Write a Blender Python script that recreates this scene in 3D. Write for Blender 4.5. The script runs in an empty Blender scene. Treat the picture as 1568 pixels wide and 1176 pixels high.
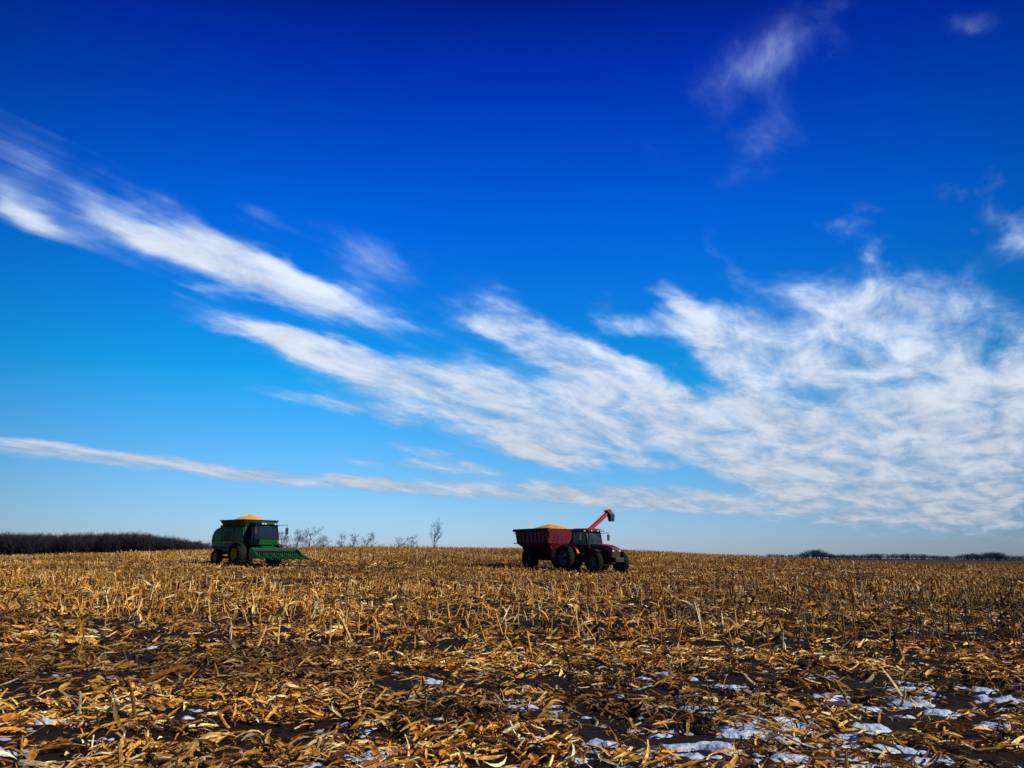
import bpy, math, random
import numpy as np
from mathutils import Matrix, Vector, Euler
random.seed(7); rng=np.random.default_rng(11)
sc=bpy.context.scene
sc.view_settings.view_transform='Standard'; sc.view_settings.look='None'; sc.view_settings.exposure=0
R=math.radians
# ------------------------------------------------------------------ camera
PITCH=12.52; F=1184.0; CAMZ=1.5
camd=bpy.data.cameras.new('camera'); cam=bpy.data.objects.new('camera',camd); sc.collection.objects.link(cam)
camd.sensor_width=36; camd.lens=F/1568*36; camd.clip_start=0.05; camd.clip_end=20000
CM=Matrix.Rotation(R(90+PITCH),4,'X')@Matrix.Rotation(R(0.44),4,'Z')
cam.matrix_world=Matrix.Translation((0,0,CAMZ))@CM
sc.camera=cam
def azel(px,py):
    d=CM.to_3x3()@Vector(((px-784)/F,(588-py)/F,-1)); d.normalize()
    return math.atan2(d.x,d.y), math.asin(d.z)
def wx(px,y): return (px-784)/F*0.976*y
# ------------------------------------------------------------------ node helpers
def nmat(name):
    m=bpy.data.materials.new(name); m.use_nodes=True
    nt=m.node_tree; b=nt.nodes['Principled BSDF']; return m,nt,b
def N(nt,t,**k):
    n=nt.nodes.new(t)
    for a,v in k.items(): setattr(n,a,v)
    return n
def ramp(nt,fac,stops):
    r=N(nt,'ShaderNodeValToRGB'); e=r.color_ramp.elements
    while len(e)<len(stops): e.new(0.5)
    for i,(p,c) in enumerate(stops): e[i].position=p; e[i].color=(*c,1)
    nt.links.new(fac,r.inputs[0]); return r
def paint(name,col,rough=0.4,metal=0.0,dirt=0.35,dirtcol=(0.12,0.085,0.05),scale=3.0,spec=0.5):
    m,nt,b=nmat(name)
    tc=N(nt,'ShaderNodeTexCoord'); no=N(nt,'ShaderNodeTexNoise'); no.inputs['Scale'].default_value=scale; no.inputs['Detail'].default_value=8; no.inputs['Roughness'].default_value=.65
    nt.links.new(tc.outputs['Object'],no.inputs['Vector'])
    mr=N(nt,'ShaderNodeMapRange'); mr.inputs[1].default_value=.45; mr.inputs[2].default_value=.8; mr.inputs[3].default_value=0; mr.inputs[4].default_value=dirt
    nt.links.new(no.outputs['Fac'],mr.inputs[0])
    mx=N(nt,'ShaderNodeMix',data_type='RGBA'); mx.inputs[6].default_value=(*col,1); mx.inputs[7].default_value=(*dirtcol,1)
    nt.links.new(mr.outputs[0],mx.inputs[0]); nt.links.new(mx.outputs[2],b.inputs['Base Color'])
    mr2=N(nt,'ShaderNodeMapRange'); mr2.inputs[3].default_value=rough; mr2.inputs[4].default_value=min(1,rough+.35)
    nt.links.new(no.outputs['Fac'],mr2.inputs[0]); nt.links.new(mr2.outputs[0],b.inputs['Roughness'])
    b.inputs['Metallic'].default_value=metal; b.inputs['Specular IOR Level'].default_value=spec
    return m
# ------------------------------------------------------------------ numpy noise
def _h(ix,iy,s):
    n=np.sin(ix*127.1+iy*311.7+s*74.7)*43758.5453; return n-np.floor(n)
def vn(x,y,s=0):
    ix=np.floor(x);iy=np.floor(y);fx=x-ix;fy=y-iy;fx=fx*fx*(3-2*fx);fy=fy*fy*(3-2*fy)
    a=_h(ix,iy,s);b=_h(ix+1,iy,s);c=_h(ix,iy+1,s);d=_h(ix+1,iy+1,s)
    return a+(b-a)*fx+(c-a)*fy+(a-b-c+d)*fx*fy
def fbm(x,y,s=0,o=4):
    t=0;a=.5;n=0
    for i in range(o): t=t+a*vn(x*2**i+17*i,y*2**i+31*i,s+i); n+=a; a*=.5
    return t/n
def sst(a,b,x):
    t=np.clip((x-a)/(b-a),0,1); return t*t*(3-2*t)
def Z(x,y):
    x=np.asarray(x,float);y=np.asarray(y,float)
    r=2.35*sst(35,135,y)*(1-sst(150,300,y))*np.exp(-(np.abs(x+8)/54)**3)
    near=(fbm(x*.9,y*.9,3,3)-.5)*.16*(1-sst(30,80,np.hypot(x,y)))
    far=(fbm(x*.01,y*.01,9,3)-.5)*.9*sst(150,400,np.hypot(x,y))
    return r+near+far
# ------------------------------------------------------------------ mesh from arrays
def mesh_np(name,V,Fq,mat,C=None,smooth=False,parent=None):
    me=bpy.data.meshes.new(name); V=np.ascontiguousarray(V,dtype=np.float32); Fq=np.ascontiguousarray(Fq,dtype=np.int32)
    me.vertices.add(len(V)); me.vertices.foreach_set('co',V.ravel())
    me.loops.add(Fq.size); me.loops.foreach_set('vertex_index',Fq.ravel())
    me.polygons.add(len(Fq)); me.polygons.foreach_set('loop_start',np.arange(0,Fq.size,4,dtype=np.int32))
    me.polygons.foreach_set('use_smooth',np.full(len(Fq),bool(smooth)))
    if C is not None:
        a=me.attributes.new('col','FLOAT_COLOR','POINT'); c4=np.ones((len(V),4),dtype=np.float32); c4[:,:3]=C; a.data.foreach_set('color',c4.ravel())
    me.update(calc_edges=True); me.materials.append(mat)
    o=bpy.data.objects.new(name,me); sc.collection.objects.link(o)
    if parent: o.parent=parent
    return o
def rots(yaw,tilt,roll):
    n=len(yaw); cz,sz=np.cos(yaw),np.sin(yaw);cy,sy=np.cos(tilt),np.sin(tilt);cx,sx=np.cos(roll),np.sin(roll);o=np.zeros(n);i=np.ones(n)
    Rz=np.stack([cz,-sz,o,sz,cz,o,o,o,i],1).reshape(n,3,3)
    Ry=np.stack([cy,o,sy,o,i,o,-sy,o,cy],1).reshape(n,3,3)
    Rx=np.stack([i,o,o,o,cx,-sx,o,sx,cx],1).reshape(n,3,3)
    return Rz@Ry@Rx
class Acc:
    def __init__(s): s.V=[];s.F=[];s.C=[];s.n=0
    def inst(s,temps,idx,pos,rot,scale,col):
        for t,(tv,tf) in enumerate(temps):
            k=np.where(idx==t)[0]
            if len(k)==0: continue
            v=tv[None]*scale[k][:,None,:]; v=np.einsum('nij,nmj->nmi',rot[k],v)+pos[k][:,None,:]
            m=len(tv); f=tf[None]+(np.arange(len(k))*m)[:,None,None]+s.n
            s.V.append(v.reshape(-1,3)); s.F.append(f.reshape(-1,4)); s.C.append(np.repeat(col[k],m,0)); s.n+=m*len(k)
    def build(s,name,mat): return mesh_np(name,np.concatenate(s.V),np.concatenate(s.F),mat,np.concatenate(s.C))
def leaf_t(W,K,bend,arch,twist,fold,blunt=.15,rag=.12,thin=False):
    V=[];Fc=[]
    na=2 if thin else 3
    for k in range(K+1):
        t=k/K; w=W*(blunt+(1-blunt)*math.sin(math.pi*min(1,.12+.88*t)))*(1+random.uniform(-rag,rag))
        x=t-.5; y=bend*(t-.5)**2; z=arch*(.25-(t-.5)**2); a=twist*t
        for j in ([-1,1] if thin else [-1,0,1]):
            zz=abs(j)*fold*w*.5; yy=j*w*.5
            V.append((x+random.uniform(-.02,.02),y+yy*math.cos(a)-zz*math.sin(a),z+yy*math.sin(a)+zz*math.cos(a)))
    for k in range(K):
        for j in range(na-1):
            a=k*na+j; Fc.append((a,a+1,a+na+1,a+na))
    return np.array(V),np.array(Fc)
def tube_t(pts,rad,n=6,cap=True):
    V=[];Fc=[]
    for i,p in enumerate(pts):
        p=Vector(p); d=(Vector(pts[min(i+1,len(pts)-1)])-Vector(pts[max(i-1,0)])).normalized()
        u=d.orthogonal().normalized() if i==0 else (u-d*u.dot(d)).normalized()
        w=d.cross(u)
        for j in range(n):
            a=2*math.pi*j/n; V.append(tuple(p+(u*math.cos(a)+w*math.sin(a))*rad[i]))
    for i in range(len(pts)-1):
        for j in range(n):
            a=i*n+j;b=i*n+(j+1)%n; Fc.append((a,b,b+n,a+n))
    if cap:
        if n==6: 
            for o in (0,(len(pts)-1)*n): Fc+= [(o,o+1,o+2,o+3),(o,o+3,o+4,o+5)]
        elif n==4:
            for o in (0,(len(pts)-1)*n): Fc.append((o,o+1,o+2,o+3))
    return np.array(V),np.array(Fc)
def join(parts):
    V=[];Fc=[];n=0
    for v,f in parts: V.append(v);Fc.append(f+n);n+=len(v)
    return np.concatenate(V),np.concatenate(Fc)
# ------------------------------------------------------------------ materials for the field
def straw(name,rough=.7):
    m,nt,b=nmat(name)
    at=N(nt,'ShaderNodeAttribute'); at.attribute_name='col'
    tc=N(nt,'ShaderNodeTexCoord'); no=N(nt,'ShaderNodeTexNoise'); no.inputs['Scale'].default_value=34; no.inputs['Detail'].default_value=2
    nt.links.new(tc.outputs['Object'],no.inputs['Vector'])
    mr=N(nt,'ShaderNodeMapRange'); mr.inputs[1].default_value=.3; mr.inputs[2].default_value=.7; mr.inputs[3].default_value=.40; mr.inputs[4].default_value=1.25
    nt.links.new(no.outputs['Fac'],mr.inputs[0])
    mx=N(nt,'ShaderNodeVectorMath',operation='SCALE'); nt.links.new(at.outputs['Color'],mx.inputs[0]); nt.links.new(mr.outputs[0],mx.inputs['Scale'])
    nt.links.new(mx.outputs[0],b.inputs['Base Color']); b.inputs['Roughness'].default_value=rough; b.inputs['Specular IOR Level'].default_value=.25
    return m
m_straw=straw('dry_corn_leaf',.6); m_stalk=straw('dry_corn_stalk')
m,nt,b=nmat('field_soil'); m_ground=m
tc=N(nt,'ShaderNodeTexCoord')
n1=N(nt,'ShaderNodeTexNoise'); n1.inputs['Scale'].default_value=9; n1.inputs['Detail'].default_value=6; n1.inputs['Roughness'].default_value=.75
n2=N(nt,'ShaderNodeTexNoise'); n2.inputs['Scale'].default_value=.12; n2.inputs['Detail'].default_value=5
mp=N(nt,'ShaderNodeMapping'); mp.inputs['Scale'].default_value=(.35,1.6,1)
nt.links.new(tc.outputs['Object'],n1.inputs['Vector']); nt.links.new(tc.outputs['Object'],mp.inputs[0]); nt.links.new(mp.outputs[0],n2.inputs['Vector'])
ad=N(nt,'ShaderNodeMath',operation='ADD'); nt.links.new(n1.outputs['Fac'],ad.inputs[0]); nt.links.new(n2.outputs['Fac'],ad.inputs[1])
hf=N(nt,'ShaderNodeMath',operation='MULTIPLY'); hf.inputs[1].default_value=.5; nt.links.new(ad.outputs[0],hf.inputs[0])
rp=ramp(nt,hf.outputs[0],[(.40,(.008,.004,.003)),(.50,(.035,.016,.006)),(.58,(.15,.066,.016)),(.70,(.32,.16,.045))])
ge=N(nt,'ShaderNodeNewGeometry'); ln=N(nt,'ShaderNodeVectorMath',operation='LENGTH'); nt.links.new(ge.outputs['Position'],ln.inputs[0])
mr=N(nt,'ShaderNodeMapRange'); mr.inputs[1].default_value=15; mr.inputs[2].default_value=120; nt.links.new(ln.outputs['Value'],mr.inputs[0])
soil=ramp(nt,n1.outputs['Fac'],[(.3,(.005,.003,.003)),(.6,(.020,.011,.006)),(.8,(.06,.031,.013))])
mx=N(nt,'ShaderNodeMix',data_type='RGBA'); nt.links.new(mr.outputs[0],mx.inputs[0]); nt.links.new(soil.outputs[0],mx.inputs[6]); nt.links.new(rp.outputs[0],mx.inputs[7])
nt.links.new(mx.outputs[2],b.inputs['Base Color']); b.inputs['Roughness'].default_value=.9; b.inputs['Specular IOR Level'].default_value=.15
bp=N(nt,'ShaderNodeBump'); bp.inputs['Strength'].default_value=.8; bp.inputs['Distance'].default_value=.05; nt.links.new(n1.outputs['Fac'],bp.inputs['Height']); nt.links.new(bp.outputs[0],b.inputs['Normal'])
# ------------------------------------------------------------------ ground sheet
g=np.linspace(-1,1,561); gx=np.sinh(g*7.2)/np.sinh(7.2)*6000
gy=gx
X,Y=np.meshgrid(gx,gy,indexing='ij'); ZZ=Z(X,Y)
V=np.stack([X.ravel(),Y.ravel(),ZZ.ravel()],1); n=len(g); ii=np.arange(n*n).reshape(n,n)
Fq=np.stack([ii[:-1,:-1],ii[1:,:-1],ii[1:,1:],ii[:-1,1:]],-1).reshape(-1,4)
mesh_np('ground',V,Fq,m_ground,smooth=True)
# ------------------------------------------------------------------ snow patches
m,nt,b=nmat('old_snow'); no=N(nt,'ShaderNodeTexNoise'); no.inputs['Scale'].default_value=22; no.inputs['Detail'].default_value=6
tc=N(nt,'ShaderNodeTexCoord'); nt.links.new(tc.outputs['Object'],no.inputs[0])
r_=ramp(nt,no.outputs['Fac'],[(.3,(.24,.32,.46)),(.5,(.45,.56,.74)),(.7,(.70,.79,.92))]); nt.links.new(r_.outputs[0],b.inputs['Base Color']); b.inputs['Roughness'].default_value=.5
bp=N(nt,'ShaderNodeBump'); bp.inputs['Distance'].default_value=.02; nt.links.new(no.outputs['Fac'],bp.inputs['Height']); nt.links.new(bp.outputs[0],b.inputs['Normal'])
m_snow=m
def snow_h(X,Y):
    reg=np.maximum.reduce([.95*np.exp(-(((X-2.1)/1.8)**2+((Y-6.6)/1.6)**2)),.80*np.exp(-(((X+1.3)/.9)**2+((Y-6.2)/.9)**2)),.66*np.exp(-(((X-4.0)/2.6)**2+((Y-8.4)/2.2)**2)),.32*np.exp(-(((X-1)/6)**2+((Y-10)/3.5)**2)),0.3*np.exp(-(((X+3.8)/1.2)**2+((Y-7.2)/.8)**2))])
    f=.32*fbm(X*1.3,Y*2.0,21,4)+.68*fbm(X*4.8,Y*5.8,41,4)
    return (f-(.775-.25*reg))*.3
sx=np.arange(-7,11,.025); sy=np.arange(3.5,17,.03); X,Y=np.meshgrid(sx,sy,indexing='ij')
hgt=np.minimum(snow_h(X,Y),.025)
V=np.stack([X.ravel(),Y.ravel(),(Z(X,Y)+np.maximum(hgt,-.05)+.012).ravel()],1); a,bb=X.shape; ii=np.arange(a*bb).reshape(a,bb)
ok=(hgt>-.03); fk=(ok[:-1,:-1]|ok[1:,:-1]|ok[1:,1:]|ok[:-1,1:]).ravel()
Fq=np.stack([ii[:-1,:-1],ii[1:,:-1],ii[1:,1:],ii[:-1,1:]],-1).reshape(-1,4)[fk]
us,inv=np.unique(Fq,return_inverse=True); mesh_np('snow_patches',V[us],inv.reshape(-1,4),m_snow,smooth=True)
# ------------------------------------------------------------------ colours of dry corn
PAL=np.array([(.72,.40,.09),(.56,.25,.034),(.84,.56,.20),(.40,.155,.020),(.18,.066,.012),(.06,.024,.008),(.64,.32,.05),(.92,.74,.42)])
def cols(n,p): 
    c=PAL[rng.choice(len(PAL),n,p=np.array(p)/sum(p))]; return c*rng.uniform(.7,1.12,(n,1))
# ------------------------------------------------------------------ residue
near_t=[leaf_t(random.uniform(.05,.14),5,random.uniform(-.9,.9),random.uniform(-.1,.7),random.uniform(-2,2),random.uniform(.1,.9)) for _ in range(10)]
husk=[leaf_t(random.uniform(.24,.36),4,random.uniform(-.3,.3),random.uniform(.2,.8),random.uniform(-.6,.6),random.uniform(.5,1.1),blunt=.25,rag=.25) for _ in range(3)]
stk=[]
for _ in range(4):
    b_=random.uniform(-.08,.08); stk.append(tube_t([(-.5,0,0),(-.1,b_,0),(.1,b_,.01),(.5,0,0)],[.035,.042,.032,.03],6))
chip=[leaf_t(random.uniform(.2,.4),1,0,0,random.uniform(-.5,.5),0,thin=True,rag=.4) for _ in range(3)]
near_all=near_t+husk+stk+chip
far_t=[leaf_t(random.uniform(.09,.2),2,random.uniform(-.6,.6),random.uniform(0,.6),random.uniform(-1,1),0,thin=True) for _ in range(8)]
far_t+=[tube_t([(-.5,0,0),(.5,0,0)],[.045,.035],4,False) for _ in range(2)]
def scatter(y0,y1,dens,mar=3,k=.76):
    A=(y1-y0)*2*(k*y1+mar); n=int(A*dens)
    x=rng.uniform(-(k*y1+mar),k*y1+mar,n); y=rng.uniform(y0,y1,n)
    q=np.abs(x)<k*y+mar; return x[q],y[q]
acc=Acc()
for (y0,y1,d,L0,L1,temps,mode) in [(3.0,13,430,.07,.28,near_all,0),(13,32,135,.12,.36,far_t,1),(32,72,26,.2,.55,far_t,2),(72,140,5,.3,.8,far_t,2)]:
    x,y=scatter(y0,y1,d)
    cl=.55*fbm(x*.8,y*1.3,5,4)+.45*fbm(x*3,y*4,55,2)
    keep=rng.random(len(x))<sst(.40,.62,cl)*1.0+.06
    if mode==0: keep&=~((snow_h(x,y)>0.0)&(rng.random(len(x))<.62))
    x=x[keep];y=y[keep];cl=cl[keep];n=len(x)
    if mode==0: idx=rng.choice(len(temps),n,p=np.array([1.0]*10+[.6]*3+[1.0]*4+[1.5]*3)/(10+1.8+4+4.5))
    else: idx=rng.integers(0,len(temps),n)
    L=rng.uniform(L0,L1,n)*rng.choice([.5,1,1.4],n,p=[.35,.45,.2])
    if mode==0:
        h_=(idx>=10)&(idx<13); L[h_]=np.clip(L[h_],.07,.17); h_=idx>=17; L[h_]=rng.uniform(.03,.08,h_.sum())
    rot=rots(rng.uniform(0,6.283,n),rng.normal(0,.32,n),rng.normal(0,.8,n))
    pos=np.stack([x,y,Z(x,y)+rng.uniform(.005,.03,n)+.08*sst(.45,.7,cl)*rng.random(n)],1)
    c=cols(n,[3,3,2.4,2.6,2.6,2.6,3,1.6]); c*= (0.38+.95*sst(.3,.65,fbm(x*.25,y*.5,14,3)))[:,None]
    acc.inst(temps,idx,pos,rot,np.repeat(L[:,None],3,1),np.clip(c,0,.92))
acc.build('corn_residue',m_straw)
# ------------------------------------------------------------------ vehicles' positions (world)
TH_C=R(41); CY=67.0; CX=wx(384,CY)
TH_T=R(58); TY=60.0; TX=wx(907,TY)
TH_G=R(59); GS=.90
hx,hy=math.cos(TH_T),-math.sin(TH_T)
hitch=(TX-2.0*hx,TY-2.0*hy); gx_,gy_=math.cos(TH_G),-math.sin(TH_G)
GX,GY=hitch[0]-4.1*GS*gx_,hitch[1]-4.1*GS*gy_
VEH=[(CX,CY,TH_C,-5,6.4,2.7),(TX,TY,TH_T,-3,3.6,2.3),(GX,GY,TH_G,-3.6,4.5,2.2)]
def clearmask(x,y,g=0):
    k=np.ones(len(x),bool)
    for cx,cy,th,a0,a1,w in VEH:
        dx,dy=x-cx,y-cy; u=dx*math.cos(th)-dy*math.sin(th); v=dx*math.sin(th)+dy*math.cos(th)
        k&=~((u>a0-g)&(u<a1+g)&(np.abs(v)<w+g))
    return k
# ------------------------------------------------------------------ standing stubble
def stand(n6,leaves,far=False):
    lean=random.uniform(-.12,.12); l2=random.uniform(-.1,.1)
    pts=[(0,0,-.05),(lean*.4,l2*.4,.35),(lean*.8,l2,.7),(lean*1.5,l2*1.6,1.0)]; r=[.026,.022,.021,.015]
    if far: pts=[pts[0],pts[2],pts[3]]; r=[.034,.030,.02]
    parts=[tube_t(pts,r,n6,not far)]
    for _ in range(leaves):
        v,f=leaf_t(random.uniform(.10,.18),2 if far else 4,random.uniform(-.3,.3),random.uniform(.3,.9),random.uniform(-1,1),.2,thin=far)
        v=v*random.uniform(.35,.7)*np.array([1,1,1]); v[:,0]-=v[:,0].min()
        Rm=rots(np.array([random.uniform(0,6.28)]),np.array([random.uniform(-1.1,1.0)]),np.array([random.uniform(-.6,.6)]))[0]
        v=v@Rm.T; v[:,2]+=random.uniform(.3,.95); parts.append((v,f))
    return join(parts)
st_n=[stand(6,random.choice([1,2,3])) for _ in range(10)]
st_f=[stand(4,random.choice([1,1,2]),True) for _ in range(8)]
st_ff=[tube_t([(0,0,0),(random.uniform(-.15,.15),random.uniform(-.15,.15),1)],[.04,.03],4,False) for _ in range(5)]
acc=Acc()
rowang=R(-9)
ca,sa=math.cos(rowang),math.sin(rowang)
us_=np.arange(-260,260,.17); vs_=np.arange(-60,260,.76)
U,W=np.meshgrid(us_,vs_); U=U.ravel();W=W.ravel()
U=U+rng.normal(0,.06,len(U)); W=W+rng.normal(0,.045,len(W))
x=U*ca-W*sa; y=U*sa+W*ca
q=(y>5.5)&(y<225)&(np.abs(x)<.80*y+6); x=x[q];y=y[q]
dens=sst(.36,.60,fbm(x*.09,y*.32,33,4))
near=sst(10,23,y+5*(vn(x*.3,y*.3,4)-.5)); 
p=(.05+.72*dens)*(.05+.95*near); p=np.where(y>75,np.maximum(p,.42),p); p=np.where(y>140,.25,p)
k=rng.random(len(x))<p; x=x[k];y=y[k]; k=clearmask(x,y); x=x[k];y=y[k]
H=rng.uniform(.20,.60,len(x))*(.7+.6*vn(x*.25,y*.25,8)); H*=np.where(y<13,.6,1); H=np.where((y>38)&(y<75),H*.8,H)
H=np.where(clearmask(x,y,7),H,H*.65)
for a,b_,T in [(0,26,st_n),(26,100,st_f),(100,300,st_ff)]:
    k=(y>=a)&(y<b_); n=k.sum(); xx,yy,hh=x[k],y[k],H[k]
    rot=rots(rng.uniform(0,6.283,n),rng.normal(0,.18,n)+np.where(rng.random(n)<.22,rng.normal(0,.7,n),0),rng.normal(0,.16,n))
    sxy=rng.uniform(.45,.80,n)
    s=np.stack([sxy,sxy,hh],1)
    c=cols(n,[3,3,2.2,2.5,1.8,1.2,3,1.1]); c*= (0.42+.75*sst(.3,.65,fbm(xx*.1,yy*.22,15,4)))[:,None]
    if a>=100: c*=.8
    acc.inst(T,rng.integers(0,len(T),n),np.stack([xx,yy,Z(xx,yy)],1),rot,s,np.clip(c,0,.92))
print('stalks',len(x))
acc.build('corn_stubble',m_stalk)
# ------------------------------------------------------------------ bare trees
def tree_t(h,spread,seed,levels=3,nb=9,tw=.03,n=3):
    rr=random.Random(seed); parts=[]
    def br(p,d,L,r,lev):
        pts=[p];rad=[r];q=p.copy();dd=d.copy();S=4 if lev==0 else 3
        for i in range(S):
            dd=(dd+Vector((rr.uniform(-.18,.18),rr.uniform(-.18,.18),rr.uniform(-.02,.14)))).normalized()
            q=q+dd*L/S; pts.append(q.copy()); rad.append(max(tw*.5,r*(1-.75*(i+1)/S)))
        parts.append(tube_t(pts,rad,n,False))
        if lev<levels:
            m=nb if lev==0 else (5 if lev==1 else 4)
            for i in range(m):
                t=(.22+.78*(i+rr.random())/m) if lev==0 else rr.uniform(.25,1)
                a=min(int(t*S),S-1); f=t*S-a; bp_=Vector(pts[a]).lerp(Vector(pts[a+1]),min(f,1))
                az=rr.uniform(0,6.283)
                out=Vector((math.cos(az),math.sin(az),0)); base=(Vector(pts[a+1])-Vector(pts[a])).normalized()
                nd=(base*rr.uniform(.5,1.0)+out*spread*rr.uniform(.6,1.2)).normalized()
                br(bp_,nd,L*(.52-.18*t if lev==0 else .55),max(tw*.6,r*(.5-.2*t)),lev+1)
    br(Vector((0,0,-.1)),Vector((0,0,1)),h*.92,h*.022,0)
    return join(parts)
def bark(name,c1,c2):
    m,nt,b=nmat(name); no=N(nt,'ShaderNodeTexNoise'); no.inputs['Scale'].default_value=.6; no.inputs['Detail'].default_value=5
    tc=N(nt,'ShaderNodeTexCoord'); nt.links.new(tc.outputs['Object'],no.inputs[0])
    r_=ramp(nt,no.outputs['Fac'],[(.35,c1),(.65,c2)]); nt.links.new(r_.outputs[0],b.inputs['Base Color']); b.inputs['Roughness'].default_value=.9; b.inputs['Specular IOR Level'].default_value=.1
    return m
m_bark=bark('bare_bark',(.05,.04,.045),(.12,.095,.10)); m_wood=bark('distant_bark',(.018,.018,.028),(.042,.036,.048)); m_farw=bark('hazed_far_bark',(.02,.035,.07),(.035,.05,.09))  # last one: bluish distance haze is mixed into the bark colour
T=[tree_t(1,.7,s,2,11,.006) for s in range(7)]
def forest(name,xs,ys,hs,mat,T=T,wid=1.0):
    acc=Acc(); n=len(xs); hs=np.asarray(hs)
    acc.inst(T,rng.integers(0,len(T),n),np.stack([xs,ys,Z(xs,ys)],1),rots(rng.uniform(0,6.28,n),np.zeros(n),np.zeros(n)),np.stack([hs*wid,hs*wid,hs],1),np.ones((n,3)))
    return acc.build(name,mat)
n=1700; t=rng.random(n); ys=rng.uniform(400,450,n); pxs=-260+590*t
xs=wx(pxs,ys); hs=(10.6-4.2*sst(200,335,pxs))*rng.uniform(.8,1.06,n)
hs*=.94+.12*vn(pxs*.03,ys*0,5)
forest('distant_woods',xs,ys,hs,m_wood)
n=5500; ys=rng.uniform(405,445,n); pxs=rng.uniform(-260,325,n); xs=wx(pxs,ys)
acc=Acc(); acc.inst(st_ff,rng.integers(0,5,n),np.stack([xs,ys,Z(xs,ys)],1),rots(rng.uniform(0,6.28,n),rng.normal(0,.12,n),rng.normal(0,.12,n)),np.stack([np.full(n,6.0),np.full(n,6.0),rng.uniform(1.5,7.6,n)*(1-.4*sst(200,330,pxs))],1),np.ones((n,3)))
acc.build('distant_underbrush',m_wood)
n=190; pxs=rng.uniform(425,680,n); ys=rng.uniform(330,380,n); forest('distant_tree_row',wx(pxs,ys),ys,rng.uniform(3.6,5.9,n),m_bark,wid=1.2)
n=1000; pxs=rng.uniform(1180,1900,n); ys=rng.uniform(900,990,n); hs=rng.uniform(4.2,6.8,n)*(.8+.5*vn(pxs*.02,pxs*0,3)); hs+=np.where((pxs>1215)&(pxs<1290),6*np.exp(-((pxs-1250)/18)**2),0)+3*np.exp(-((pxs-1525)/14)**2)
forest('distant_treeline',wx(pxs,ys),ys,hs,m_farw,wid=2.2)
def one_tree(px,y,h,spread,seed,wid=1):
    v,f=tree_t(h,spread,seed,3,10,.045); v[:,0]*=wid; v[:,1]*=wid
    o=mesh_np('bare_tree',v,f,m_bark); x=wx(px,y); o.location=(x,y,float(Z(x,y)))
one_tree(665,250,9.7,.6,101,.85); one_tree(477,240,8.2,.95,102,1.4); one_tree(452,250,7.4,.9,103,1.1)
one_tree(498,260,6.6,1.0,107); one_tree(540,255,7.2,.8,104,.8); one_tree(560,250,7.2,.9,105); one_tree(528,265,7.0,.8,108,.8); one_tree(606,260,6.3,.9,106); one_tree(632,258,6.4,.9,116); one_tree(436,250,7.0,.9,117)
# ------------------------------------------------------------------ vehicle modelling helpers
class MB:
    def __init__(s): s.v=[];s.f=[]
    def add(s,v,f,M=None):
        o=len(s.v); s.v+=[tuple(M@Vector(p)) if M else tuple(p) for p in v]; s.f+=[tuple(i+o for i in q) for q in f]; return s
    def box(s,x0,x1,y0,y1,z0,z1,M=None):
        v=[(x0,y0,z0),(x1,y0,z0),(x1,y1,z0),(x0,y1,z0),(x0,y0,z1),(x1,y0,z1),(x1,y1,z1),(x0,y1,z1)]
        return s.add(v,[(0,3,2,1),(4,5,6,7),(0,1,5,4),(1,2,6,5),(2,3,7,6),(3,0,4,7)],M)
    def prism(s,prof,y0,y1):
        n=len(prof); v=[(x,y0,z) for x,z in prof]+[(x,y1,z) for x,z in prof]
        return s.add(v,[tuple(range(n)),tuple(range(2*n-1,n-1,-1))]+[(i,i+n,(i+1)%n+n,(i+1)%n) for i in range(n)])
    def loft(s,rings,caps=True):
        n=len(rings[0]); v=[p for r in rings for p in r]; f=[]
        for k in range(len(rings)-1):
            for i in range(n): f.append((k*n+i,k*n+(i+1)%n,(k+1)*n+(i+1)%n,(k+1)*n+i))
        if caps: f+=[tuple(range(n-1,-1,-1)),tuple(range((len(rings)-1)*n,len(rings)*n))]
        return s.add(v,f)
    def rod(s,pts,r,n=8):
        rad=[r]*len(pts) if not isinstance(r,(list,tuple)) else r
        v,f=tube_t(pts,rad,n,False); m=len(pts)-1
        return s.add([tuple(p) for p in v],[tuple(map(int,q)) for q in f]+[tuple(range(n-1,-1,-1)),tuple(range(m*n,m*n+n))])
    def revolve(s,prof,c,n=40):
        v=[];f=[];m=len(prof)
        for j in range(n):
            a=2*math.pi*j/n
            for r,y in prof: v.append((c[0]+r*math.cos(a),c[1]+y,c[2]+r*math.sin(a)))
        for j in range(n):
            for k in range(m-1):
                f.append((j*m+k,((j+1)%n)*m+k,((j+1)%n)*m+k+1,j*m+k+1))
        return s.add(v,f)
    def obj(s,name,mat,parent,bevel=0,smooth=False):
        me=bpy.data.meshes.new(name); me.from_pydata(s.v,[],s.f); me.validate(); me.update()
        import bmesh
        bm=bmesh.new(); bm.from_mesh(me); bmesh.ops.recalc_face_normals(bm,faces=bm.faces); bm.to_mesh(me); bm.free()
        me.materials.append(mat); o=bpy.data.objects.new(name,me); sc.collection.objects.link(o); o.parent=parent
        if smooth:
            me.polygons.foreach_set('use_smooth',[True]*len(me.polygons))
            me.set_sharp_from_angle(angle=R(35))
        if bevel:
            b=o.modifiers.new('bevel','BEVEL'); b.width=bevel; b.segments=2; b.limit_method='ANGLE'
        return o
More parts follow.
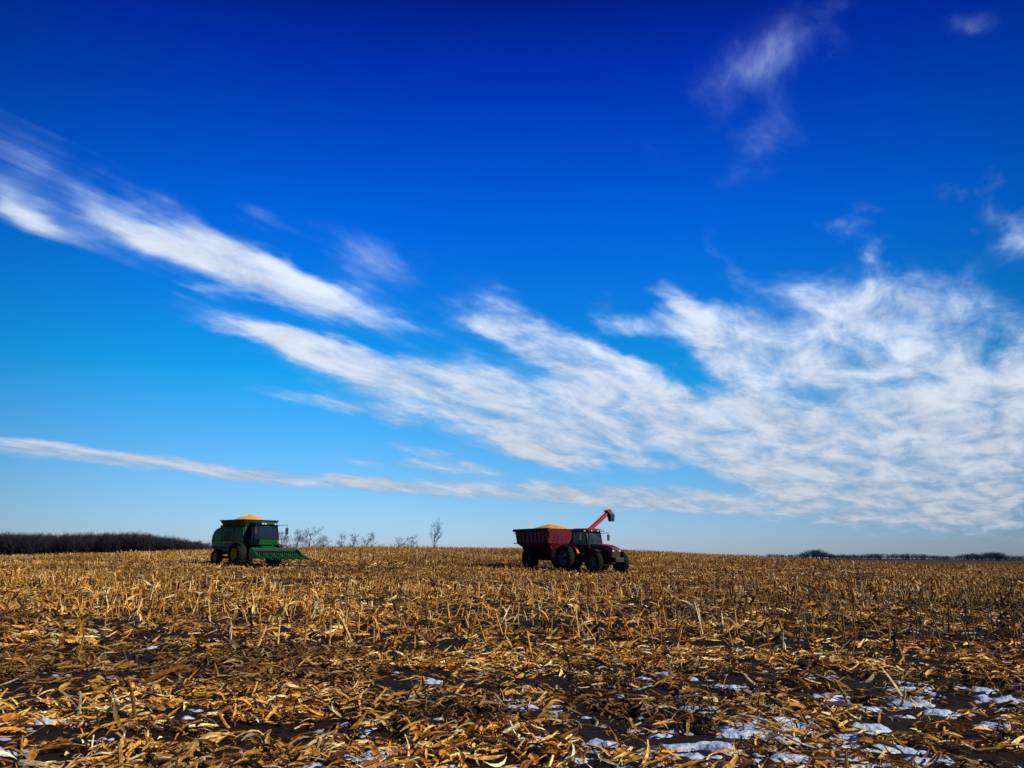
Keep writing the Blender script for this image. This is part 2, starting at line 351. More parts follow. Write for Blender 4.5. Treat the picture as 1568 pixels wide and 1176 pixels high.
def wheel(name,c,r,w,parent,m_t,m_h,rim=.55,lugs=22,out=1):
    h=w/2
    tb=MB(); tb.revolve([(r*rim,-h*.8),(r*rim*1.12,-h*.98),(r*.82,-h*1.05),(r*.93,-h*.9),(r*.955,-h*.5),(r*.96,0),(r*.955,h*.5),(r*.93,h*.9),(r*.82,h*1.05),(r*rim*1.12,h*.98),(r*rim,h*.8)],c)
    for sgn in (-1,1):
        for i in range(lugs):
            a=2*math.pi*(i+(.25 if sgn>0 else -.25))/lugs
            M=Matrix.Translation(c)@Matrix.Rotation(-a,4,'Y')@Matrix.Translation((r*.965,sgn*h*.48,0))@Matrix.Rotation(sgn*R(38),4,'X')
            tb.box(-.03,.035,-h*.55,h*.55,-.035,.035,M)
    tb.obj(name+'_tyre',m_t,parent,smooth=False)
    hb=MB(); R0=r*rim*1.02
    hb.revolve([(R0,-h*.85),(R0,-h*.7),(R0*.86,-h*.6),(R0*.8,h*.1*out),(R0*.35,h*.25*out),(R0*.33,h*.45*out),(0.001,h*.47*out)],c,32)
    hb.revolve([(R0,-h*.8),(R0,h*.8)],c,32); hb.revolve([(R0*1.02,h*.84),(R0*.9,h*.7),(R0*.86,h*.1)],c,32); hb.revolve([(R0*1.02,-h*.84),(R0*.9,-h*.7),(R0*.86,h*.1)],c,32)
    for i in range(8):
        a=i*math.pi/4; hb.box(-.03,.03,-.03,.03,-.03,.03,Matrix.Translation((c[0]+R0*.25*math.cos(a),c[1]+h*.5*out,c[2]+R0*.25*math.sin(a))))
    hb.obj(name+'_hub',m_h,parent,smooth=True)
dk=(.03,.022,.014)
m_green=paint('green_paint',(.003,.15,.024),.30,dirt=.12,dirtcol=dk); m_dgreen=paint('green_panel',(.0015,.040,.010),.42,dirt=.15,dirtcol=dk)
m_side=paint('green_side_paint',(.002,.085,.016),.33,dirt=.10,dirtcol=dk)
m_yellow=paint('yellow_paint',(.72,.45,.01),.45,dirt=.25)
m_red=paint('red_paint',(.45,.005,.014),.28,dirt=.12,dirtcol=dk); m_dred=paint('maroon_cart_paint',(.12,.003,.018),.34,dirt=.15,dirtcol=dk); m_tred=paint('dark_red_paint',(.24,.003,.014),.25,dirt=.12,dirtcol=dk)
m_black=paint('black_plastic',(.008,.008,.009),.5,dirt=.15,dirtcol=dk); m_tyre=paint('tyre_rubber',(.010,.010,.011),.8,dirt=.45,scale=2,dirtcol=(.05,.034,.018),spec=.2)
m_steel=paint('steel',(.25,.25,.26),.35,metal=.8,dirt=.3); m_grey=paint('grey_rim',(.14,.14,.15),.45,dirt=.4,dirtcol=dk); m_white=paint('white_paint',(.6,.6,.6),.5,dirt=.2)
m_tarp=paint('black_tarp',(.010,.012,.015),.6,dirt=.1)
m,nt,b=nmat('cab_glass'); b.inputs['Base Color'].default_value=(.01,.015,.02,1); b.inputs['Roughness'].default_value=.06; b.inputs['Specular IOR Level'].default_value=.6
no=N(nt,'ShaderNodeTexNoise'); no.inputs['Scale'].default_value=4; mr=N(nt,'ShaderNodeMapRange'); mr.inputs[3].default_value=.04; mr.inputs[4].default_value=.18; nt.links.new(no.outputs[0],mr.inputs[0]); nt.links.new(mr.outputs[0],b.inputs['Roughness'])
m_glass=m
m,nt,b=nmat('corn_grain'); no=N(nt,'ShaderNodeTexVoronoi'); no.inputs['Scale'].default_value=40; tc=N(nt,'ShaderNodeTexCoord'); nt.links.new(tc.outputs['Object'],no.inputs['Vector'])
r_=ramp(nt,no.outputs['Color'],[(.1,(.75,.31,.015)),(.9,(.95,.46,.035))]); nt.links.new(r_.outputs[0],b.inputs['Base Color']); b.inputs['Roughness'].default_value=.6
m_grain=m
m,nt,b=nmat('amber_lens'); b.inputs['Base Color'].default_value=(.9,.3,.02,1); b.inputs['Roughness'].default_value=.2; m_amber=m
def empty(name,loc,th,s=1):
    e=bpy.data.objects.new(name,None); e.location=loc; e.rotation_euler=(0,0,-th); e.scale=(s,s,s); e.empty_display_size=.5; sc.collection.objects.link(e); return e
def heap(x0,x1,y0,y1,zb,h,name,parent,off=0,pk=1.3):
    nx,ny=40,30; X,Y=np.meshgrid(np.linspace(x0,x1,nx),np.linspace(y0,y1,ny),indexing='ij')
    u=np.abs((X-(x0+x1)/2-off)/((x1-x0)/2));v=np.abs((Y-(y0+y1)/2)/((y1-y0)/2))
    d=np.clip(1-(u**pk+v**pk)**(1/pk),-.2,1); d=np.where(d>0,d*(1.5-.5*d),d); zz=zb+h*d+(fbm(X*3,Y*3,2,3)-.5)*.10
    V=np.stack([X.ravel(),Y.ravel(),zz.ravel()],1); ii=np.arange(nx*ny).reshape(nx,ny)
    mesh_np(name,V,np.stack([ii[:-1,:-1],ii[1:,:-1],ii[1:,1:],ii[:-1,1:]],-1).reshape(-1,4),m_grain,smooth=True,parent=parent)
def rect(x0,x1,y0,y1,z): return [(x0,y0,z),(x1,y0,z),(x1,y1,z),(x0,y1,z)]
# ================================================================== COMBINE
C=empty('combine_harvester',(CX,CY,float(Z(CX,CY))-.03),TH_C)
prof=[(-3.95,1.45),(-4.15,1.95),(-4.05,2.5),(-3.8,2.85),(-3.4,3.05),(-2.7,3.2),(1.15,3.2),(1.15,1.75),(.2,1.25),(-1.6,1.05),(-3.2,1.15)]
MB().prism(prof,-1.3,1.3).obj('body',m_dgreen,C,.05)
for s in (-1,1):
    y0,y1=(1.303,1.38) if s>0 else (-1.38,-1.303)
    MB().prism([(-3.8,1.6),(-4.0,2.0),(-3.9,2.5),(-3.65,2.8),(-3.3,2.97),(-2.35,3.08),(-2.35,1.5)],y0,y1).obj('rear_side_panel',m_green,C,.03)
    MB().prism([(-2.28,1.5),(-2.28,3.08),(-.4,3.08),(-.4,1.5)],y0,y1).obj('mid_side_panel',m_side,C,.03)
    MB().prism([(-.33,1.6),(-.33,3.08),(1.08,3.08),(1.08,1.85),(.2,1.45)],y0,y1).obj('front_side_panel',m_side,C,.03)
    b_=MB()
    for i in range(9): b_.box(-2.0,-.8,s*1.384-.008,s*1.384+.008,2.05+i*.09,2.1+i*.09)
    b_.obj('vent_grille',m_black,C)
    MB().box(-3.7,-.5,s*1.392-.006,s*1.392+.006,1.84,1.90).obj('yellow_stripe',m_yellow,C)
    MB().prism([(-2.0,1.1),(-2.0,1.4),(.1,1.4),(.0,1.0)],s*1.32-.05,s*1.32+.05).obj('lower_shield',m_dgreen,C)
tk=MB(); b0=rect(-2.1,1.2,-1.35,1.35,3.203); b1=rect(-2.35,1.5,-1.62,1.62,3.72); b1i=rect(-2.31,1.46,-1.58,1.58,3.72); b0i=rect(-2.05,1.15,-1.3,1.3,3.25)
tk.loft([b0,b1,b1i,b0i],False).obj('grain_tank_extension',m_dgreen,C)
MB().rod([(-2.35,-1.62,3.73),(1.5,-1.62,3.73),(1.5,1.62,3.73),(-2.35,1.62,3.73),(-2.35,-1.62,3.73)],.035,6).obj('tank_rim',m_black,C)
heap(-2.28,1.43,-1.56,1.56,3.66,.56,'grain_heap',C,pk=1.6)
MB().box(-3.4,-2.4,-1.0,1.0,3.1,3.38).obj('engine_cover',m_dgreen,C,.06)
MB().rod([(-3.1,.8,3.3),(-3.1,.8,3.8)],.07).obj('exhaust',m_black,C)
r0=[(1.2,-.9,1.75),(2.65,-.8,1.75),(2.65,.8,1.75),(1.2,.9,1.75)]; r1=[(1.2,-.95,2.2),(2.85,-.85,2.2),(2.85,.85,2.2),(1.2,.95,2.2)]; r2=[(1.2,-.9,3.32),(2.6,-.8,3.32),(2.6,.8,3.32),(1.2,.9,3.32)]
MB().loft([r0,r1,r2]).obj('cab_glass',m_glass,C,.05)
MB().loft([[(1.16,-.97,3.32),(2.8,-.88,3.32),(2.8,.88,3.32),(1.16,.97,3.32)],[(1.16,-.97,3.5),(2.85,-.85,3.46),(2.85,.85,3.46),(1.16,.97,3.5)],[(1.25,-.8,3.58),(2.5,-.7,3.56),(2.5,.7,3.56),(1.25,.8,3.58)]]).obj('cab_roof',m_side,C,.03)
MB().loft([[(1.18,-.93,1.7),(2.7,-.83,1.7),(2.7,.83,1.7),(1.18,.93,1.7)],[(1.18,-.97,2.1),(2.87,-.87,2.1),(2.87,.87,2.1),(1.18,.97,2.1)]]).obj('cab_base',m_side,C,.02)
pl=MB()
for s in (-1,1):
    pl.rod([(2.87,s*.86,2.1),(2.62,s*.81,3.33)],.045,6); pl.rod([(1.95,s*.93,2.1),(1.9,s*.87,3.33)],.035,6); pl.rod([(1.2,s*.96,2.1),(1.2,s*.91,3.33)],.05,6)
pl.obj('cab_pillars',m_black,C)
lt=MB()
for y in (-.7,-.45,.45,.7): lt.box(2.84,2.9,y-.08,y+.08,3.34,3.44)
lt.obj('work_lights',m_white,C)
mi=MB()
for s in (-1,1):
    mi.rod([(2.6,s*.85,3.3),(3.1,s*1.45,3.35),(3.1,s*1.45,2.5)],.025,6); mi.box(3.06,3.14,s*1.45-.12,s*1.45+.12,2.55,3.1)
mi.obj('mirrors',m_black,C)
MB().box(1.2,2.7,.98,1.75,1.62,1.7).obj('platform',m_black,C)
rl=MB()
for (a,b_) in [((1.25,1.72,1.7),(1.25,1.72,2.7)),((2.0,1.72,1.7),(2.0,1.72,2.7)),((2.7,1.72,1.7),(2.7,1.72,2.7)),((2.7,1.0,1.7),(2.7,1.0,2.7)),((1.25,1.72,2.7),(2.7,1.72,2.7)),((1.25,1.72,2.2),(2.7,1.72,2.2)),((2.7,1.72,2.7),(2.7,1.0,2.7))]: rl.rod([a,b_],.025,6)
for a in (2.72,3.25):
    rl.rod([(a,1.75,1.7),(a,2.2,.55)],.03,6); rl.rod([(a,1.75,2.5),(a,2.3,1.4),(a,2.2,.55)],.02,6)
for i in range(5): rl.rod([(2.72,1.75+.09*i,1.6-.24*i),(3.25,1.75+.09*i,1.6-.24*i)],.03,6)
rl.obj('ladder_and_railing',m_steel,C)
MB().rod([(1.0,1.55,3.0),(-3.7,1.75,3.05),(-4.4,1.75,3.0),(-4.6,1.75,2.75)],.17,12).obj('unloading_auger',m_green,C,smooth=True)
MB().box(-.1,2.0,-1.0,1.0,.75,1.7).obj('chassis',m_dgreen,C,.04)
MB().rod([(1.0,-1.3,.95),(1.0,1.3,.95)],.2,12).rod([(-2.7,-1.1,.65),(-2.7,1.1,.65)],.12,12).obj('axles',m_black,C)
MB().box(-4.1,-3.1,-1.0,1.0,.9,1.5).obj('chaff_spreader',m_black,C,.05)
for s in (-1,1):
    wheel('front_wheel',(1.0,s*1.72,.93),.93,.72,C,m_tyre,m_yellow,.5,22,s); wheel('rear_wheel',(-2.7,s*1.45,.66),.66,.45,C,m_tyre,m_yellow,.52,20,s)
MB().loft([[(2.0,-.65,1.0),(2.0,.65,1.0),(2.0,.65,1.75),(2.0,-.65,1.75)],[(3.7,-.6,.75),(3.7,.6,.75),(3.7,.6,1.35),(3.7,-.6,1.35)]]).obj('feeder_house',m_side,C,.03)
hw=2.1; zo=.40; X0=-.35
def sh(p): return [(a+X0,b_) for a,b_ in p]
MB().prism(sh([(3.85,.35+zo),(3.85,1.0+zo),(4.0,1.07+zo),(4.1,1.0+zo),(4.05,.5+zo),(4.6,.25+zo),(4.55,.18+zo)]),-hw,hw).obj('corn_head_frame',m_dgreen,C,.02)
MB().rod([(4.4+X0,-hw+.05,.55+zo),(4.4+X0,hw-.05,.55+zo)],.14,12).obj('corn_head_auger',m_black,C)
fl=MB()
for i in range(-10,11):
    y=i*.19
    fl.revolve([(.14,-.01),(.25,-.01),(.25,.01),(.14,.01)],(4.4+X0,y,.55+zo),16)
fl.obj('auger_flighting',m_black,C)
for s in (-1,1): MB().prism(sh([(3.85,.3+zo),(3.85,1.0+zo),(4.4,.92+zo),(4.85,.62+zo),(4.85,.3+zo)]),s*hw-.04,s*hw+.04).obj('end_shield',m_green,C,.02)
sn=MB()
for i in range(7):
    y=-hw+i*hw/3; w=.19
    rings=[]
    for (x,ww,zb,zt_) in [(4.62,w,.30,.56),(5.0,w,.24,.57),(5.4,w*.72,.18,.44),(5.8,w*.38,.12,.28),(6.1,w*.06,.08,.14)]:
        x+=X0
        rings.append([(x,y-ww,zb+zo),(x,y-ww*.85,zb+(zt_-zb)*.6+zo),(x,y-ww*.3,zt_+zo),(x,y+ww*.3,zt_+zo),(x,y+ww*.85,zb+(zt_-zb)*.6+zo),(x,y+ww,zb+zo)])
    sn.loft(rings)
sn.obj('snouts',m_green,C,smooth=True)
rw=MB()
for i in range(6): 
    y=-hw+(i+.5)*hw/3; rw.box(4.3,5.2,y-.12,y-.04,.25+zo,.38+zo); rw.box(4.3,5.2,y+.04,y+.12,.25+zo,.38+zo)
rw.obj('row_units',m_black,C)
# ================================================================== TRACTOR
Tt=empty('tractor',(TX,TY,float(Z(TX,TY))-.03),TH_T)
MB().box(-1.3,2.4,-.32,.32,.75,1.3).obj('chassis',m_black,Tt,.05)
def hoodring(x,w,z0,z1): return [(x,-w,z0),(x,-w,z0+(z1-z0)*.7),(x,-w*.8,z1-.05),(x,-w*.35,z1),(x,w*.35,z1),(x,w*.8,z1-.05),(x,w,z0+(z1-z0)*.7),(x,w,z0)]
MB().loft([hoodring(.3,.5,1.3,2.12),hoodring(1.4,.5,1.25,2.08),(hoodring(2.4,.48,1.15,1.98)),hoodring(2.85,.44,1.1,1.82),hoodring(2.98,.38,1.12,1.6)]).obj('hood',m_tred,Tt,.02,smooth=True)
MB().prism([(3.0,1.1),(3.02,1.6),(2.9,1.82),(2.86,1.8),(2.9,1.1)],-.33,.33).obj('front_grille',m_black,Tt)
for s in (-1,1):
    b_=MB()
    b_.prism([(.9,1.35),(.9,1.85),(2.5,1.75),(2.6,1.3)],s*.505-.012,s*.505+.012); b_.obj('side_grille',m_black,Tt)
    MB().box(2.95,3.03,s*.3-.08,s*.3+.08,1.52,1.6).obj('headlight',m_white,Tt)
MB().box(2.7,3.4,-.4,.4,.75,1.1).obj('front_weights',m_black,Tt,.04)
q0=[(-1.15,-.75,1.45),(.35,-.62,1.45),(.35,.62,1.45),(-1.15,.75,1.45)]; q1=[(-1.25,-.85,2.0),(.5,-.7,2.0),(.5,.7,2.0),(-1.25,.85,2.0)]; q2=[(-1.2,-.8,3.0),(.25,-.68,3.0),(.25,.68,3.0),(-1.2,.8,3.0)]
MB().loft([q0,q1,q2]).obj('cab_glass',m_glass,Tt,.04)
MB().loft([[(-1.4,-.88,3.0),(.45,-.78,3.0),(.45,.78,3.0),(-1.4,.88,3.0)],[(-1.42,-.88,3.14),(.48,-.78,3.12),(.48,.78,3.12),(-1.42,.88,3.14)],[(-1.2,-.7,3.25),(.2,-.6,3.23),(.2,.6,3.23),(-1.2,.7,3.25)]]).obj('cab_roof',m_dred,Tt,.03)
pl=MB()
for s in (-1,1):
    pl.rod([(.36,s*.63,1.45),(.5,s*.71,2.0),(.26,s*.69,3.02)],.05,6); pl.rod([(-.4,s*.79,1.5),(-.4,s*.78,3.0)],.04,6); pl.rod([(-1.16,s*.76,1.45),(-1.26,s*.86,2.0),(-1.2,s*.81,3.02)],.055,6)
pl.obj('cab_pillars',m_black,Tt)
fd=MB()
for s in (-1,1):
    pr=[]
    for i in range(9):
        a=R(20+i*17.5); pr.append((-1.0+1.12*math.cos(a),1.0+1.12*math.sin(a)))
    for i in range(8,-1,-1):
        a=R(20+i*17.5); pr.append((-1.0+1.05*math.cos(a),1.0+1.05*math.sin(a)))
    y0,y1=sorted((s*.7,s*1.32))
    for i in range(8): fd.prism([pr[i],pr[i+1],pr[17-i-1],pr[17-i]],y0,y1)
fd.obj('rear_fenders',m_red,Tt)
MB().rod([(.62,-.62,1.7),(.62,-.62,3.05),(.56,-.62,3.2)],.06,10).obj('exhaust_stack',m_black,Tt)
mi=MB()
for s in (-1,1): mi.rod([(.3,s*.7,2.85),(.45,s*1.35,2.95),(.45,s*1.35,2.3)],.022,6); mi.box(.42,.48,s*1.35-.1,s*1.35+.1,2.35,2.8)
mi.obj('mirrors',m_black,Tt)
bl=MB()
for s in (-1,1): bl.box(.4,.5,s*.95-.07,s*.95+.07,2.98,3.08)
bl.obj('warning_lights',m_amber,Tt)
lt=MB()
for y in (-.55,-.3,.3,.55): lt.box(.47,.53,y-.06,y+.06,3.02,3.09)
lt.obj('work_lights',m_white,Tt)
st=MB()
for i in range(4): st.box(.0,.45,-1.0-.05*(3-i),-.7,.5+i*.27,.53+i*.27); st.box(.0,.45,.7,1.0+.05*(3-i),.5+i*.27,.53+i*.27)
st.box(-.2,.6,-.75,-.45,.7,1.2).box(-.2,.6,.45,.75,.7,1.2)
st.obj('steps_and_tank',m_black,Tt)
MB().rod([(-1.0,-1.9,1.0),(-1.0,1.9,1.0)],.1,10).rod([(2.0,-1.2,.74),(2.0,1.2,.74)],.12,10).obj('axles',m_black,Tt)
for s in (-1,1):
    wheel('rear_wheel_inner',(-1.0,s*1.0,1.0),1.0,.5,Tt,m_tyre,m_grey,.52,24,s); wheel('rear_wheel_outer',(-1.0,s*1.72,1.0),1.0,.5,Tt,m_tyre,m_grey,.52,24,-s)
    wheel('front_wheel',(2.0,s*1.22,.76),.76,.45,Tt,m_tyre,m_grey,.5,22,s)
    MB().prism([(1.5,1.58),(2.0,1.66),(2.5,1.58),(2.5,1.54),(2.0,1.62),(1.5,1.54)],s*1.22-.2,s*1.22+.2).obj('front_fender',m_black,Tt)
MB().box(-2.2,-1.2,-.12,.12,.5,.62).obj('drawbar',m_black,Tt)
# ================================================================== GRAIN CART
G=empty('grain_cart',(GX,GY,float(Z(GX,GY))-.03),TH_G,GS)
zt=3.45
a0=rect(-.9,1.3,-.35,.35,.75); a1=rect(-2.9,2.5,-1.62,1.62,2.25); a2=rect(-3.1,2.75,-1.75,1.75,zt); a2i=rect(-3.05,2.7,-1.7,1.7,zt); a1i=rect(-2.85,2.45,-1.57,1.57,2.25)
MB().loft([a0,a1],True).obj('lower_hopper',m_dred,G,.02)
MB().loft([rect(-2.9,2.5,-1.62,1.62,2.253),a2,a2i,a1i],False).obj('upper_box',m_dred,G)
rb=MB()
for i in range(9):
    x=-2.7+i*.65
    for s in (-1,1): rb.add([(x-.04,s*1.635,2.27),(x+.04,s*1.635,2.27),(x+.04,s*1.755,3.35),(x-.04,s*1.755,3.35),(x-.04,s*1.69,2.27),(x+.04,s*1.69,2.27),(x+.04,s*1.81,3.35),(x-.04,s*1.81,3.35)],[(0,1,2,3),(4,5,6,7),(0,3,7,4),(1,2,6,5),(3,2,6,7),(0,1,5,4)])
rb.obj('side_ribs',m_dred,G)
MB().rod([(-3.1,-1.75,zt),(2.75,-1.75,zt),(2.75,1.75,zt),(-3.1,1.75,zt),(-3.1,-1.75,zt)],.06,8).rod([(-3.1,-1.86,2.27),(2.6,-1.72,2.27)],.04,6).obj('top_rim',m_black,G)
MB().rod([(-3.15,-1.85,zt-.02),(2.8,-1.85,zt-.02)],.13,12).obj('rolled_tarp',m_tarp,G,smooth=True)
MB().rod([(-3.15,-1.87,zt-.25),(2.8,-1.87,zt-.25)],.02,6).obj('tarp_bar',m_steel,G)
heap(-3.02,2.66,-1.66,1.66,zt-.08,.62,'grain_heap',G,off=.5,pk=2.2)
MB().box(-2.6,3.2,-.7,-.55,.85,1.05).box(-2.6,3.2,.55,.7,.85,1.05).box(-.9,-.3,-1.6,1.6,.8,1.0).obj('frame',m_dred,G)
MB().loft([[(3.0,-.55,.85),(3.0,.55,.85),(3.0,.55,1.0),(3.0,-.55,1.0)],[(4.35,-.1,.55),(4.35,.1,.55),(4.35,.1,.68),(4.35,-.1,.68)]]).obj('tongue',m_red,G,.02)
for x in (-2.4,-.6,1.0,2.3):
    MB().rod([(x,-.62,1.0),(x,-1.5,2.2)],.05,6).rod([(x,.62,1.0),(x,1.5,2.2)],.05,6).obj('hopper_brace',m_tred,G)
MB().box(2.3,2.95,-1.25,.3,1.05,1.75).obj('front_toolbox',m_red,G,.03)
ld=MB()
for y in (-1.0,-.55): ld.rod([(2.9,y,1.0),(2.86,y,3.2)],.02,6)
for i in range(8): ld.rod([(2.89,-1.0,1.1+i*.27),(2.89,-.55,1.1+i*.27)],.015,6)
ld.obj('ladder',m_black,G)
for s in (-1,1): wheel('cart_wheel',(-.6,s*1.6,.98),.98,.76,G,m_tyre,m_dred,.48,22,s)
MB().rod([(-.6,-1.6,.98),(-.6,1.6,.98)],.1,8).obj('axle',m_black,G)
P0=(1.2,.4,.8); P1=(3.05,1.35,2.7); P2=(3.5,4.1,5.0)
MB().rod([P0,P1],.2,14).obj('lower_auger',m_tred,G,smooth=True)
MB().rod([P1,P2],.19,14).obj('upper_auger',m_red,G,smooth=True)
MB().rod([(P1[0]-.1,P1[1]-.3,P1[2]),(P1[0]+.1,P1[1]+.3,P1[2]+.05)],.24,12).obj('auger_hinge',m_red,G)
MB().rod([(2.75,1.3,2.2),(3.2,2.3,3.55)],.04,6).obj('fold_cylinder',m_steel,G)
d=Vector((.15,.45,0)).normalized()
c_=Vector(P2); MB().loft([[tuple(c_+Vector(o)) for o in [(-.24,-.24,.22),(.24,-.24,.22),(.24,.24,.22),(-.24,.24,.22)]],[tuple(c_+d*.3+Vector(o)) for o in [(-.26,-.26,-.15),(.26,-.26,-.15),(.26,.26,-.15),(-.26,.26,-.15)]],[tuple(c_+d*.34+Vector(o)) for o in [(-.2,-.2,-.75),(.2,-.2,-.75),(.2,.2,-.75),(-.2,.2,-.75)]]]).obj('spout',m_black,G,.03)
MB().rod([(P2[0]-.1,P2[1]-.3,P2[2]+.15),(P2[0]+.1,P2[1]+.3,P2[2]+.25)],.12,8).obj('spout_hood',m_red,G)
# ------------------------------------------------------------------ sun
SAZ=R(114); SEL=R(32)
sd=Vector((math.sin(SAZ)*math.cos(SEL),math.cos(SAZ)*math.cos(SEL),math.sin(SEL)))
L=bpy.data.lights.new('sun','SUN'); L.energy=5.0; L.angle=R(.5); L.color=(1,.89,.72); lo=bpy.data.objects.new('sun',L); sc.collection.objects.link(lo)
lo.rotation_euler=(-sd).to_track_quat('-Z','Y').to_euler(); lo.location=(20,-20,30)
# ------------------------------------------------------------------ world
w=bpy.data.worlds.new('World'); sc.world=w; w.use_nodes=True; nt=w.node_tree; nt.nodes.clear()
w.cycles.sampling_method='NONE'
lk=nt.links.new
tc=N(nt,'ShaderNodeTexCoord'); sp=N(nt,'ShaderNodeSeparateXYZ'); lk(tc.outputs['Generated'],sp.inputs[0])
def M_(op,a,b=None,c=None,clamp=False):
    n=N(nt,'ShaderNodeMath',operation=op); n.use_clamp=clamp
    for i,v in enumerate((a,b,c)):
        if v is None: continue
        if isinstance(v,(int,float)): n.inputs[i].default_value=v
        else: lk(v,n.inputs[i])
    return n.outputs[0]
az=M_('ARCTAN2',sp.outputs[0],sp.outputs[1]); el=M_('ARCSINE',sp.outputs[2])
zc=M_('ADD',M_('MAXIMUM',sp.outputs[2],0.0),.13)
qx=M_('DIVIDE',sp.outputs[0],zc); qy=M_('DIVIDE',sp.outputs[1],zc)
cq=N(nt,'ShaderNodeCombineXYZ'); lk(qx,cq.inputs[0]); lk(qy,cq.inputs[1])
rt=N(nt,'ShaderNodeVectorRotate',rotation_type='Z_AXIS'); rt.inputs['Angle'].default_value=R(34); lk(cq.outputs[0],rt.inputs['Vector'])
def noise(vec,sc_,scale,detail,rough,dist=0):
    mp=N(nt,'ShaderNodeMapping'); mp.inputs['Scale'].default_value=sc_; lk(vec,mp.inputs[0])
    n=N(nt,'ShaderNodeTexNoise'); n.inputs['Scale'].default_value=scale; n.inputs['Detail'].default_value=detail; n.inputs['Roughness'].default_value=rough; n.inputs['Distortion'].default_value=dist
    lk(mp.outputs[0],n.inputs['Vector']); return n
nw=noise(rt.outputs[0],(1,.7,1),3.0,4,.62)
nA=noise(rt.outputs[0],(1.0,.20,1),5.2,6,.58,.5)     # streaks
nB=noise(rt.outputs[0],(1.0,.55,1),5.6,8,.62,.4)      # puffs
wv=N(nt,'ShaderNodeVectorMath',operation='SUBTRACT'); lk(nw.outputs['Color'],wv.inputs[0]); wv.inputs[1].default_value=(.5,.5,.5)
ws=N(nt,'ShaderNodeVectorMath',operation='MULTIPLY'); lk(wv.outputs[0],ws.inputs[0]); ws.inputs[1].default_value=(.20,.10,0)
wl=N(nt,'ShaderNodeMapRange'); lk(el,wl.inputs[0]); wl.inputs[1].default_value=.08; wl.inputs[2].default_value=.34; wl.inputs[3].default_value=.12; wl.inputs[4].default_value=1
ws2=N(nt,'ShaderNodeVectorMath',operation='SCALE'); lk(ws.outputs[0],ws2.inputs[0]); lk(wl.outputs[0],ws2.inputs['Scale'])
ae=N(nt,'ShaderNodeCombineXYZ'); lk(az,ae.inputs[0]); lk(el,ae.inputs[1])
aw=N(nt,'ShaderNodeVectorMath',operation='ADD'); lk(ae.outputs[0],aw.inputs[0]); lk(ws2.outputs[0],aw.inputs[1])
BL=[(50,250,130,55,32,.50),(70,330,140,26,26,.8),(200,345,80,30,25,.5),(290,370,130,36,26,.95),(400,415,130,36,22,1.0),(530,458,140,30,14,1.0),(570,395,90,26,22,.5),(300,442,55,12,15,.55),(430,335,60,20,20,.35),
(430,515,140,24,12,1.1),(570,570,170,36,18,1.1),(720,615,190,46,15,1.15),(500,612,110,12,10,.65),(600,640,90,14,12,.75),(860,645,200,48,12,1.1),(1060,650,220,56,12,1.05),(700,530,120,20,20,.45),(770,490,80,28,30,.75),(860,545,130,36,28,.9),(960,585,130,36,22,.85),(945,495,55,28,0,.75),
(1030,470,45,40,40,.7),(1100,515,90,42,25,.95),(1180,560,130,55,20,1.0),(1260,465,120,42,-5,.95),(1400,475,140,48,0,1.0),(1320,560,130,55,10,.95),(1510,570,150,60,0,1.0),(1500,660,240,80,4,1.15),(1270,685,240,60,8,1.15),(1545,370,65,36,-5,.8),(1520,300,50,32,10,.55),(1300,330,50,22,10,.5),(1340,385,45,22,-15,.6),(1130,400,60,26,50,.4),
(90,690,190,14,5,1.1),(320,720,200,13,6,1.1),(560,742,200,12,4,1.05),(640,712,150,9,5,.9),(640,690,90,8,14,.7),(840,756,240,18,3,1.05),(1150,772,340,26,2,1.0),(1480,780,330,50,2,.9),(850,702,160,16,6,.8),(1200,735,240,16,5,.7),
(1130,120,170,44,-35,.25),(1200,190,130,34,-50,.28),(1230,60,110,36,-30,.22),(1490,45,50,12,-10,.26)]
NEG=[(1400,588,70,13,-5,.7),(1060,735,80,9,9,.7),(930,712,60,7,5,.4),(960,535,50,14,20,.35),(640,505,80,12,16,.4)]
acc_=None
for (cx,cy,a,b_,ang,amp) in BL+[(q[0],q[1],q[2],q[3],q[4],-q[5]) for q in NEG]:
    t=R(ang); A0=azel(cx,cy); A1=azel(cx+a*math.cos(t),cy+a*math.sin(t)); A2=azel(cx-b_*math.sin(t),cy+b_*math.cos(t))
    dx,dy=A1[0]-A0[0],A1[1]-A0[1]; la=math.hypot(dx,dy); lb=abs(( -dy*(A2[0]-A0[0])+dx*(A2[1]-A0[1]))/la)
    mp=N(nt,'ShaderNodeMapping',vector_type='TEXTURE'); mp.inputs['Location'].default_value=(A0[0],A0[1],0); mp.inputs['Rotation'].default_value=(0,0,math.atan2(dy,dx)); mp.inputs['Scale'].default_value=(la*1.5,lb*1.8,1)
    lk(aw.outputs[0],mp.inputs[0]); le=N(nt,'ShaderNodeVectorMath',operation='LENGTH'); lk(mp.outputs[0],le.inputs[0])
    mr=N(nt,'ShaderNodeMapRange',interpolation_type='SMOOTHSTEP'); mr.inputs[1].default_value=0; mr.inputs[2].default_value=1; mr.inputs[3].default_value=amp; mr.inputs[4].default_value=0
    lk(le.outputs['Value'],mr.inputs[0])
    acc_=mr.outputs[0] if acc_ is None else M_('ADD',acc_,mr.outputs[0])
mask=M_('MINIMUM',acc_,1.2)
wr=N(nt,'ShaderNodeMapRange'); lk(az,wr.inputs[0]); wr.inputs[1].default_value=-.25; wr.inputs[2].default_value=.35; wr.inputs[3].default_value=.30; wr.inputs[4].default_value=.62
nm=N(nt,'ShaderNodeMix',data_type='FLOAT'); lk(wr.outputs[0],nm.inputs[0]); lk(nA.outputs['Fac'],nm.inputs[2]); lk(nB.outputs['Fac'],nm.inputs[3])
nz=M_('MULTIPLY',M_('SUBTRACT',nm.outputs[0],.5),4.0)
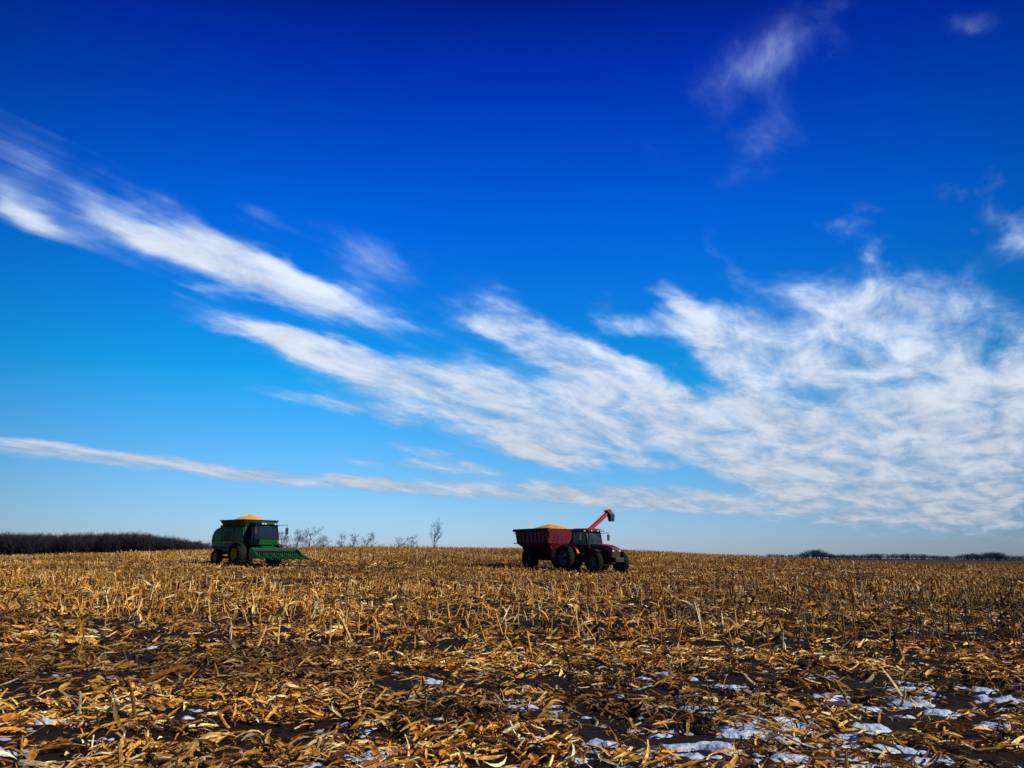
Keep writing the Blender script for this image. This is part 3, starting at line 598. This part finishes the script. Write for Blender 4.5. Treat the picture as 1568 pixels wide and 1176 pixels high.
dn=M_('ADD',mask,nz); gate=M_('MULTIPLY',mask,1.5,clamp=True)
sm=N(nt,'ShaderNodeMapRange',interpolation_type='SMOOTHSTEP'); lk(dn,sm.inputs[0]); sm.inputs[1].default_value=-.05; sm.inputs[2].default_value=1.55
dens=M_('MULTIPLY',M_('MULTIPLY',sm.outputs[0],gate),.95)
sky=N(nt,'ShaderNodeTexSky',sky_type='NISHITA'); sky.sun_disc=False; sky.sun_elevation=SEL; sky.sun_rotation=SAZ; sky.altitude=0; sky.air_density=1; sky.dust_density=.3; sky.ozone_density=3
tint=ramp(nt,M_('DIVIDE',el,1.0,clamp=True),[(0,(.32,.40,.66)),(.08,(.22,.41,.62)),(.22,(.02,.44,.68)),(.42,(.002,.275,.88)),(.6,(.0015,.100,.74)),(.72,(.002,.032,.36))])
dd=N(nt,'ShaderNodeVectorMath',operation='DOT_PRODUCT'); lk(tc.outputs['Generated'],dd.inputs[0]); v_=Vector((0,math.cos(.25),math.sin(.25))); dd.inputs[1].default_value=v_
vign=N(nt,'ShaderNodeMapRange'); lk(dd.outputs['Value'],vign.inputs[0]); vign.inputs[1].default_value=.74; vign.inputs[2].default_value=.97; vign.inputs[3].default_value=.95; vign.inputs[4].default_value=2.4  # vignette painted into the sky colour, dims away from the view centre
ts=N(nt,'ShaderNodeVectorMath',operation='SCALE'); lk(tint.outputs[0],ts.inputs[0]); lk(vign.outputs[0],ts.inputs['Scale'])
mu=N(nt,'ShaderNodeVectorMath',operation='MULTIPLY'); lk(sky.outputs[0],mu.inputs[0]); lk(ts.outputs[0],mu.inputs[1])
cc=ramp(nt,sm.outputs[0],[(0,(.35,.62,.98)),(.5,(.54,.71,.97)),(1,(.76,.84,.97))])
lowd=N(nt,'ShaderNodeMapRange'); lk(el,lowd.inputs[0]); lowd.inputs[1].default_value=.0; lowd.inputs[2].default_value=.28; lowd.inputs[3].default_value=.66; lowd.inputs[4].default_value=1.05
shade=N(nt,'ShaderNodeMapRange'); lk(nB.outputs['Fac'],shade.inputs[0]); shade.inputs[1].default_value=.35; shade.inputs[2].default_value=.65; shade.inputs[3].default_value=7.8; shade.inputs[4].default_value=10.3
shs=M_('MULTIPLY',shade.outputs[0],lowd.outputs[0])
cs=N(nt,'ShaderNodeVectorMath',operation='SCALE'); lk(cc.outputs[0],cs.inputs[0]); lk(shs,cs.inputs['Scale'])
fm=N(nt,'ShaderNodeMix',data_type='RGBA'); lk(dens,fm.inputs[0]); lk(mu.outputs[0],fm.inputs[6]); lk(cs.outputs[0],fm.inputs[7])
bg=N(nt,'ShaderNodeBackground'); bg.inputs[1].default_value=.1; lk(fm.outputs[2],bg.inputs[0])
out=N(nt,'ShaderNodeOutputWorld'); lk(bg.outputs[0],out.inputs[0])
